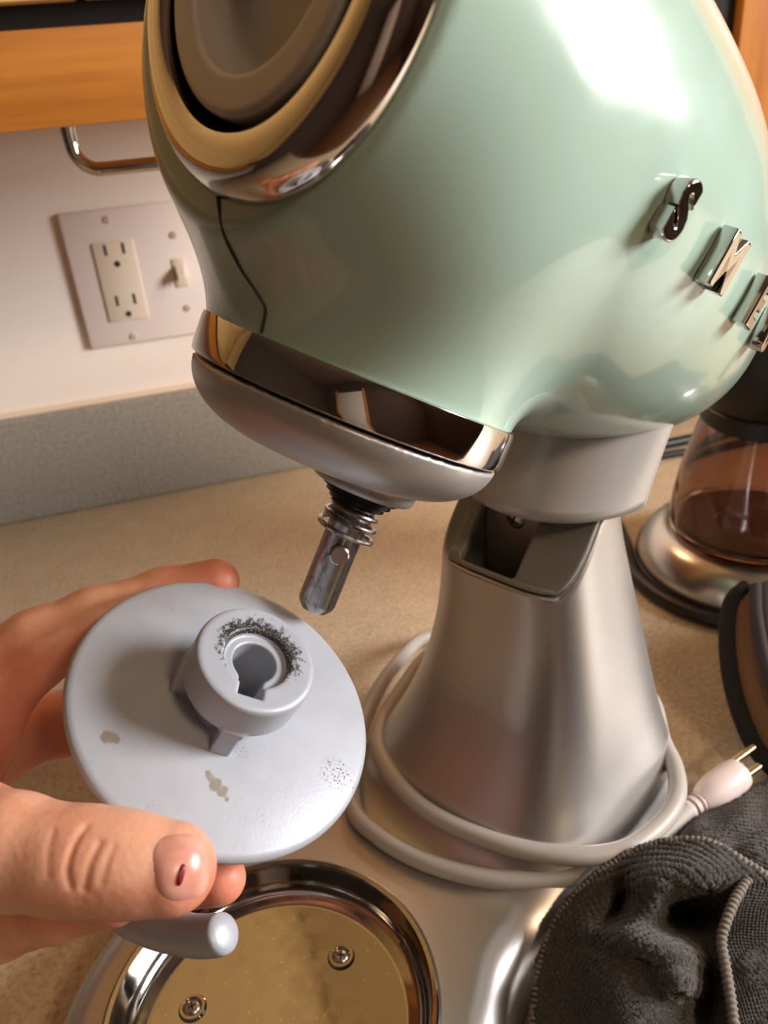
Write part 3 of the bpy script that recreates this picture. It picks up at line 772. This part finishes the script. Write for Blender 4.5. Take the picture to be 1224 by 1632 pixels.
# creases over the thumb joint
CRE = []
for pts, dep in (([(136, 1318), (118, 1345), (107, 1385), (111, 1412)], .00042), ([(158, 1345), (142, 1378), (134, 1416)], .00034), ([(180, 1350), (168, 1380), (162, 1405)], .0002), ([(84, 1325), (77, 1360), (76, 1395)], .00018)):
    CRE.append((on_hand(spline(np.array(pts, float), 6)), dep))
NAILC = at(290, 1383, .192)
def hand_d(P):
    d = hand_f(P)
    for L_, dep in CRE:
        m = np.full(len(P), 1.0)
        near = np.linalg.norm(P - L_.mean(0), axis=1) < 0.02
        if near.any():
            Q = P[near]; mm = np.full(len(Q), 1.0)
            for a, b in zip(L_[:-1], L_[1:]):
                # distance measured across the view of the crease
                mm = np.minimum(mm, cone(Q, a, b, 0, 0))
            m[near] = mm
        d = d + dep * np.exp(-(m / 0.0011) ** 2)
    return d
lo = np.min([p - r for f in FW for p, r in f] + [WR - .05], axis=0) - 0.012; hi = np.max([p + r for f in FW for p, r in f] + [WR + .05], axis=0) + 0.006
lo[0] -= 0.02
P_, F_ = surfnet(hand_f, lo, hi, 0.0019, 2)
# refine where the hand is close to the camera, then settle on the detailed surface
me = bpy.data.meshes.new('tmp'); me.from_pydata(P_.tolist(), [], F_.tolist()); me.update()
bm = bmesh.new(); bm.from_mesh(me); bmesh.ops.subdivide_edges(bm, edges=bm.edges[:], cuts=1, use_grid_fill=True)
cm = np.mean([L_.mean(0) for L_, _ in CRE], axis=0); cmv = Vector(cm)
bmesh.ops.subdivide_edges(bm, edges=[e for e in bm.edges if ((e.verts[0].co + e.verts[1].co) / 2 - cmv).length < 0.016], cuts=2, use_grid_fill=True)
P_ = np.array([v_.co[:] for v_ in bm.verts]); bm.verts.index_update(); F_ = [[v_.index for v_ in f.verts] for f in bm.faces]; bm.free(); bpy.data.meshes.remove(me)
P_ = newton(hand_d, newton(hand_f, P_, 1), 1)
hroot = FW[2][1][0]
person = tag(mesh('person', P_, F_, M_skin, None, True), "person's bare left hand pinching the grey dough hook disc", 'person')
# thumbnail as a curved plate on the thumb
M_nail = mat('nail', srgb(216, 150, 134), 0.28, 0, **{'Subsurface Weight': 0.15, 'Subsurface Scale': 0.003}); t = NT(M_nail)
v = t.coord('Object'); nc = at(288, 1383, .192)
t.color(t.ramp(t.noise(v, 160, 3), [(0.35, srgb(210, 142, 126)), (0.65, srgb(226, 164, 146))]))
def patch(name, outline, off, m, parent, rings=9, sink=0.6):
    """curved plate that follows the thumb; outline(a) in photo pixels"""
    n = 40; V = []; F = []
    c = np.mean([outline(2 * math.pi * k / n) for k in range(n)], axis=0)
    pts = [c] + [c + (outline(2 * math.pi * k / n) - c) * (j / rings) for j in range(1, rings + 1) for k in range(n)]
    W_ = on_hand(np.array(pts)); G = grad(hand_f, W_); G /= np.linalg.norm(G, axis=1, keepdims=True)
    edge = np.array([0] + [j for j in range(1, rings + 1) for k in range(n)]) / rings
    W_ = W_ + G * (off * (1 - 1.5 * np.clip((edge - sink) / (1 - sink), 0, 1) ** 2))[:, None]
    F = [(0, 1 + (k + 1) % n, 1 + k) for k in range(n)]
    for j in range(rings - 1):
        for k in range(n):
            a = 1 + j * n + k; b = 1 + j * n + (k + 1) % n; F.append((a, b, b + n, a + n))
    inner = W_ - G * off * 1.5; N0 = len(W_); V = list(W_) + list(inner)
    F += [tuple(i + N0 for i in f)[::-1] for f in F[:]]
    for k in range(n):
        a = 1 + (rings - 1) * n + k; b = 1 + (rings - 1) * n + (k + 1) % n; F.append((a, b, b + N0, a + N0))
    return mesh(name, V, F, m, parent, True)
def nail_o(a):
    c, s = math.cos(a), math.sin(a); x = 48 * abs(c) ** 0.62 * np.sign(c); y = 58 * abs(s) ** 0.62 * np.sign(s)
    if x < 0: x = 46 * abs(c) ** 0.8 * np.sign(c)
    r = math.radians(-6); return np.array([287 + x * math.cos(r) - y * math.sin(r), 1382 + x * math.sin(r) + y * math.cos(r)])
nail = patch('thumbnail', nail_o, 0.0004, M_nail, person)
def blood_o(a):
    c, s = math.cos(a), math.sin(a); x = 6.0 * c; y = 23 * np.sign(s) * abs(s) ** 0.6; r = math.radians(14)
    return np.array([288 + x * math.cos(r) - y * math.sin(r), 1394 + x * math.sin(r) + y * math.cos(r)])
patch('blood_mark', blood_o, 0.0008, mat('dried_blood', srgb(118, 18, 24), 0.4), nail, 3, 0.9)['label'] = 'small dark red blood mark under the nail'

# ------------------------------------------------------------------ glass jug on steel base with its cord
JC = np.array([0.384, 0.430, 0.0])
jug = tag(empty('glass_jug', tuple(JC)), 'smoked brown glass jug on flared steel base with black lid', 'jug')
MB().lathe([(0.0, 0.0004), (0.076, 0.0004), (0.080, 0.0020), (0.0805, 0.0065), (0.078, 0.0085)], 80).build('foot_ring', M_rubber, jug)
MB().lathe([(0.0785, 0.0075), (0.0800, 0.0095), (0.0795, 0.0150), (0.0755, 0.0225), (0.0690, 0.0290), (0.0630, 0.0325), (0.0590, 0.0335), (0.0, 0.0338)], 80).build('steel_base', M_jugmetal, jug)
MB().lathe([(0.0, 0.0345), (0.054, 0.0345), (0.0575, 0.0370), (0.0585, 0.043), (0.0570, 0.060), (0.0525, 0.085), (0.0465, 0.108), (0.0420, 0.122), (0.0404, 0.122), (0.0448, 0.107), (0.0508, 0.084), (0.0553, 0.060), (0.0568, 0.043), (0.0555, 0.0385), (0.053, 0.0365), (0.0, 0.0365)], 80).build('glass_body', M_glass, jug)
MB().lathe([(0.0, 0.0372), (0.046, 0.0372), (0.050, 0.0385), (0.046, 0.0400), (0.0, 0.0408)], 48).build('coffee_residue', M_coffee, jug)
MB().lathe([(0.0435, 0.1195), (0.0450, 0.121), (0.0445, 0.131), (0.0425, 0.133), (0.0405, 0.133), (0.0400, 0.1195)], 64, None, True).build('neck_band', M_black, jug)
MB().lathe([(0.0, 0.1335), (0.0440, 0.1335), (0.0520, 0.150), (0.0530, 0.185), (0.0500, 0.190), (0.0, 0.191)], 64).build('black_lid', M_black, jug)
MB().tube([JC * 0 + p for p in ((0.046, -0.028, 0.165), (0.070, -0.045, 0.160), (0.080, -0.052, 0.125), (0.078, -0.050, 0.080), (0.058, -0.036, 0.055))], 0.007, 14, True, 6).build('handle', M_black, jug)
cc = [atz(*p) for p in ((1040, 712, .0051), (1000, 725, .0051), (975, 765, .0051), (975, 810, .0051), (990, 850, .0051), (1018, 905, .0051), (1055, 948, .0051), (1100, 972, .0051), (1150, 985, .0051), (1210, 992, .0051), (1290, 985, .0051))]
cc = [p if np.hypot(*(p - JC)[:2]) > 0.0868 else JC + np.append((p - JC)[:2] / np.hypot(*(p - JC)[:2]) * 0.0868, 0.0051) for p in (spline(np.array(cc), 4))]
bcord = tag(MB().tube([atz(1300, 668, .0051), atz(1200, 682, .0051), atz(1110, 698, .0051)] + list(cc), 0.0050, 12, True, 2).build('appliance_cord', M_rubber), 'black rubber cord looped on the counter around the jug', 'cord')
tag(MB().tube([atz(x, y, .0038) for x, y in ((1320, 690), (1220, 702), (1120, 716), (1045, 728), (960, 742), (880, 762))], 0.0036, 12, True, 6).build('thin_cord', M_rubber), 'thin black cord lying behind the jug on the counter', 'cord')

# ------------------------------------------------------------------ pot holder standing at the right edge
M_knit = mat('brown_knit', srgb(112, 80, 52), 0.9); t = NT(M_knit); t.bump(t.noise(t.coord(), 900, 3), 0.5, 0.001)
M_pipe = mat('dark_grey_piping', srgb(58, 54, 60), 0.85); t = NT(M_pipe); t.bump(t.noise(t.coord(), 1200, 3), 0.5, 0.0008)
M_felt = mat('black_felt', srgb(26, 23, 23), 0.95); t = NT(M_felt); t.bump(t.noise(t.coord(), 1100, 3), 0.5, 0.0008)
ph_o = [(1192, 936, .062), (1166, 962, .056), (1160, 1020, .045), (1166, 1080, .035), (1182, 1140, .024), (1208, 1196, .014), (1250, 1240, .008)]
EDG = spline(np.array([atz(*p) for p in ph_o]), 6)
ph_i = [(1206, 936, .066), (1207, 980, .060), (1215, 1030, .052), (1228, 1080, .044), (1246, 1130, .035), (1268, 1180, .026), (1300, 1225, .018)]
EDI = spline(np.array([atz(*p) for p in ph_i]), 6)
pot = tag(empty('pot_holder', tuple(EDG[-1] * np.array([1, 1, 0]))), 'brown knit pot holder with dark piping beside the jug', 'pot holder')
bpy.context.view_layer.update()
out = np.array([0.13, 0.02, 0.0])
inp(MB().tube(EDG, 0.0052, 12).build('outer_piping', M_felt), pot)
inp(MB().tube(EDI, 0.0042, 12).build('inner_piping', M_pipe), pot)
# knit face between the two pipings: rows of small knit ribs
V = []; F = []
nr, ns = len(EDG), 16
for i in range(nr):
    for j in range(ns + 1):
        q = j / ns; p = EDG[i] * (1 - q) + EDI[i] * q
        V.append(p + np.array([-0.35, -0.8, 0.45]) * (0.0016 * math.sin(q * math.pi) + 0.0011 * abs(math.sin(i * 1.35 + (j % 4) * 0.9)) * abs(math.sin(j * math.pi / 4))))
for i in range(nr - 1):
    for j in range(ns): F.append((i * (ns + 1) + j, i * (ns + 1) + j + 1, (i + 1) * (ns + 1) + j + 1, (i + 1) * (ns + 1) + j))
inp(mesh('knit_face', V, F, M_knit, None, True), pot)
# padded back behind the inner piping
V = []; F = []
for i in range(nr):
    for j in range(13):
        q = j / 12; p = EDI[i] + out * q + np.array([0, 0, 0.006 * math.sin(q * math.pi) - 0.02 * q * (1 if EDI[i][2] > 0.03 else 0.3)])
        p[2] = max(p[2], 0.004); V.append(p)
for i in range(nr - 1):
    for j in range(12): F.append((i * 13 + j, i * 13 + j + 1, (i + 1) * 13 + j + 1, (i + 1) * 13 + j))
o = inp(mesh('padded_face', V, F, M_pipe, None, True), pot)
md = o.modifiers.new('thick', 'SOLIDIFY'); md.thickness = 0.004; md.offset = -1

# ------------------------------------------------------------------ microfibre cloth
M_cloth = mat('charcoal_microfibre', srgb(48, 45, 45), 0.95, 0, **{'Sheen Weight': 0.35, 'Sheen Roughness': 0.5}); t = NT(M_cloth)
nz = t.noise(t.coord('Object'), 1400, 4, 0.7)
t.bump(nz, 0.8, 0.0012)
t.color(t.ramp(nz, [(0.3, srgb(30, 28, 28)), (0.55, srgb(62, 58, 57)), (0.8, srgb(104, 98, 94))]))
M_hem = mat('grey_overlock_thread', srgb(126, 119, 112), 0.9); t = NT(M_hem); t.bump(t.noise(t.coord(), 1500, 2), 0.4, 0.0005)

cloth = tag(empty('microfibre_cloth', (0.16, 0.16, 0.0)), 'crumpled charcoal microfibre cloth with overlocked edge beside the mixer', 'cloth')
bpy.context.view_layer.update()
def atz_v(x, y, z):
    r = np.stack([x - CX, y - CY, np.full_like(x, FPX)], -1) @ RC.T
    return CAM + r * ((z - CAM[2]) / r[..., 2])[..., None]
def terry(P, nu, nv, amp, ru, rv):
    """rows of small loops standing off the cloth"""
    G = P.reshape(nu + 1, nv + 1, 3); n = np.cross(np.gradient(G, axis=0), np.gradient(G, axis=1)); n /= np.linalg.norm(n, axis=2, keepdims=True) + 1e-12
    n *= np.sign(n[..., 2:3] + 1e-9)
    u = np.linspace(0, 1, nu + 1)[:, None]; v = np.linspace(0, 1, nv + 1)[None]
    wob = 0.6 * np.sin(u * 31 + v * 17) + 0.5 * np.sin(v * 43 - u * 13)
    k = (0.5 + 0.5 * np.sin((u * ru + v * rv * 0.25) * 2 * np.pi + wob)) * (0.55 + 0.45 * np.sin((v * rv - u * ru * 0.2) * 2 * np.pi + wob))
    k = k + 0.55 * rng.random((nu + 1, nv + 1))
    return (G + n * (amp * k)[..., None]).reshape(-1, 3)
def sheet(name, fn, nu, nv, sol=0.0022, ru=90, rv=60, amp=0.0007):
    U, V_ = np.meshgrid(np.linspace(0, 1, nu + 1), np.linspace(0, 1, nv + 1), indexing='ij')
    P = fn(U.ravel(), V_.ravel())
    for _ in range(8):                                  # rest on the mixer's foot instead of cutting into it
        P[:, 2] += np.clip(0.0035 - stand_f(to_local(P)), 0, 0.004)
    P = terry(P, nu, nv, amp, ru, rv)
    i, j = np.meshgrid(np.arange(nu), np.arange(nv), indexing='ij'); k = (i * (nv + 1) + j).ravel()
    F = np.stack([k, k + nv + 1, k + nv + 2, k + 1], 1)
    o = inp(mesh(name, P, F, M_cloth, None, True), cloth)
    md = o.modifiers.new('thick', 'SOLIDIFY'); md.thickness = sol; md.offset = -1
    return o
def gpx(x, y, c, sx_, sy_, rot=0):
    r = math.radians(rot); dx_, dy_ = x - c[0], y - c[1]; a_ = dx_ * math.cos(r) + dy_ * math.sin(r); b_ = -dx_ * math.sin(r) + dy_ * math.cos(r)
    return np.exp(-(a_ / sx_) ** 2 - (b_ / sy_) ** 2)
HEM = spline(np.array([(838, 1760, .012), (846, 1690, .014), (850, 1610, .018), (862, 1530, .023), (890, 1462, .030), (935, 1410, .038), (985, 1372, .044), (1040, 1348, .050), (1090, 1341, .054), (1132, 1346, .056), (1180, 1372, .056), (1235, 1408, .054), (1310, 1470, .050), (1400, 1560, .046)], float), 8)
def along(L_, u):
    f = u * (len(L_) - 1); i = np.minimum(f.astype(int), len(L_) - 2); k = (f - i)[:, None]; return L_[i] * (1 - k) + L_[i + 1] * k
def front(u, v):
    h = along(HEM, u); c = np.array([1120, 1800]); q = v ** 0.9
    x = h[:, 0] + (c[0] - h[:, 0]) * q; y = h[:, 1] + (c[1] - h[:, 1]) * q
    z = h[:, 2] * (1 - q) + 0.030 * q
    z += 0.010 * gpx(x, y, (1075, 1398), 80, 24, -8)            # rolled ridge inside the hem
    z -= 0.034 * gpx(x, y, (1100, 1466), 58, 34, 10)            # deep hollow
    z -= 0.020 * gpx(x, y, (985, 1450), 22, 42, 25)             # second hollow
    z += 0.010 * gpx(x, y, (1035, 1445), 24, 40, 15)
    z += 0.012 * gpx(x, y, (1045, 1512), 90, 20, 14)            # ridge below the hollow
    z += 0.012 * gpx(x, y, (1090, 1565), 50, 24, 20)
    z -= 0.026 * gpx(x, y, (1128, 1600), 34, 70, 0)
    z += 0.011 * gpx(x, y, (985, 1595), 62, 100, 0)
    return atz_v(x, y, np.maximum(z, 0.004))
sheet('front_fold', front, 560, 300, ru=88, rv=56, amp=0.0011)
BA = np.array([(1072, 1345, .004), (1086, 1325, .004), (1114, 1303, .004), (1160, 1277, .004), (1210, 1256, .004), (1270, 1225, .004), (1340, 1196, .004)], float)
BB = np.array([(1070, 1400, .030), (1100, 1400, .038), (1140, 1410, .044), (1200, 1440, .044), (1260, 1470, .044), (1330, 1500, .04), (1420, 1520, .0347)], float)
def back(u, v):
    s_ = along(BA, u) * (1 - v)[:, None] + along(BB, u) * v[:, None]
    z = s_[:, 2] + 0.016 * np.sin(np.minimum(v * 1.3, 1) * math.pi) + 0.002 * np.sin(u * 23 + v * 7) * np.sin(v * 9)
    return atz_v(s_[:, 0], s_[:, 1], np.maximum(z, 0.003))
sheet('back_fold', back, 300, 160, ru=60, rv=30, amp=0.0010)
HEM2 = spline(np.array([(1192, 1402, .056), (1172, 1433, .056), (1158, 1467, .054), (1150, 1500, .051), (1156, 1540, .048), (1164, 1590, .045), (1170, 1640, .042), (1176, 1720, .038)], float), 8)
def fold2(u, v):
    h = along(HEM2, u); x = h[:, 0] + v * 230; y = h[:, 1] + v * 60 * (1 - u) + v * 10
    z = h[:, 2] + 0.006 * np.sin(np.minimum(1, v * 2.2) * math.pi / 2) - 0.024 * v + 0.0012 * np.sin(u * 17 + v * 11)
    return atz_v(x, y, z)
sheet('side_fold', fold2, 260, 200, ru=50, rv=40, amp=0.0010)
def hem_rope(name, pts, r, pitch):
    P = np.array(pts); L = np.concatenate([[0], np.cumsum(np.linalg.norm(np.diff(P, axis=0), axis=1))]); n = int(L[-1] / (pitch / 6))
    Q = np.stack([np.interp(np.linspace(0, L[-1], n), L, P[:, k]) for k in range(3)], 1)
    rad_ = r * (1 + 0.13 * np.sin(np.arange(n) / 6 * 2 * math.pi))
    return inp(MB().tube(Q, list(rad_), 10).build(name, M_hem, None, True, None), cloth)
hm = front(np.linspace(0, 1, 160), np.full(160, 0.004))
for _ in range(8): hm[:, 2] += np.clip(0.0035 - stand_f(to_local(hm)), 0, 0.004)
hem_rope('overlock_hem', hm + np.array([0, 0, 0.0012]), 0.0022, 0.0021)
hem_rope('overlock_hem', [atz(p[0], p[1], p[2] + 0.0012) for p in HEM2], 0.0020, 0.0021)
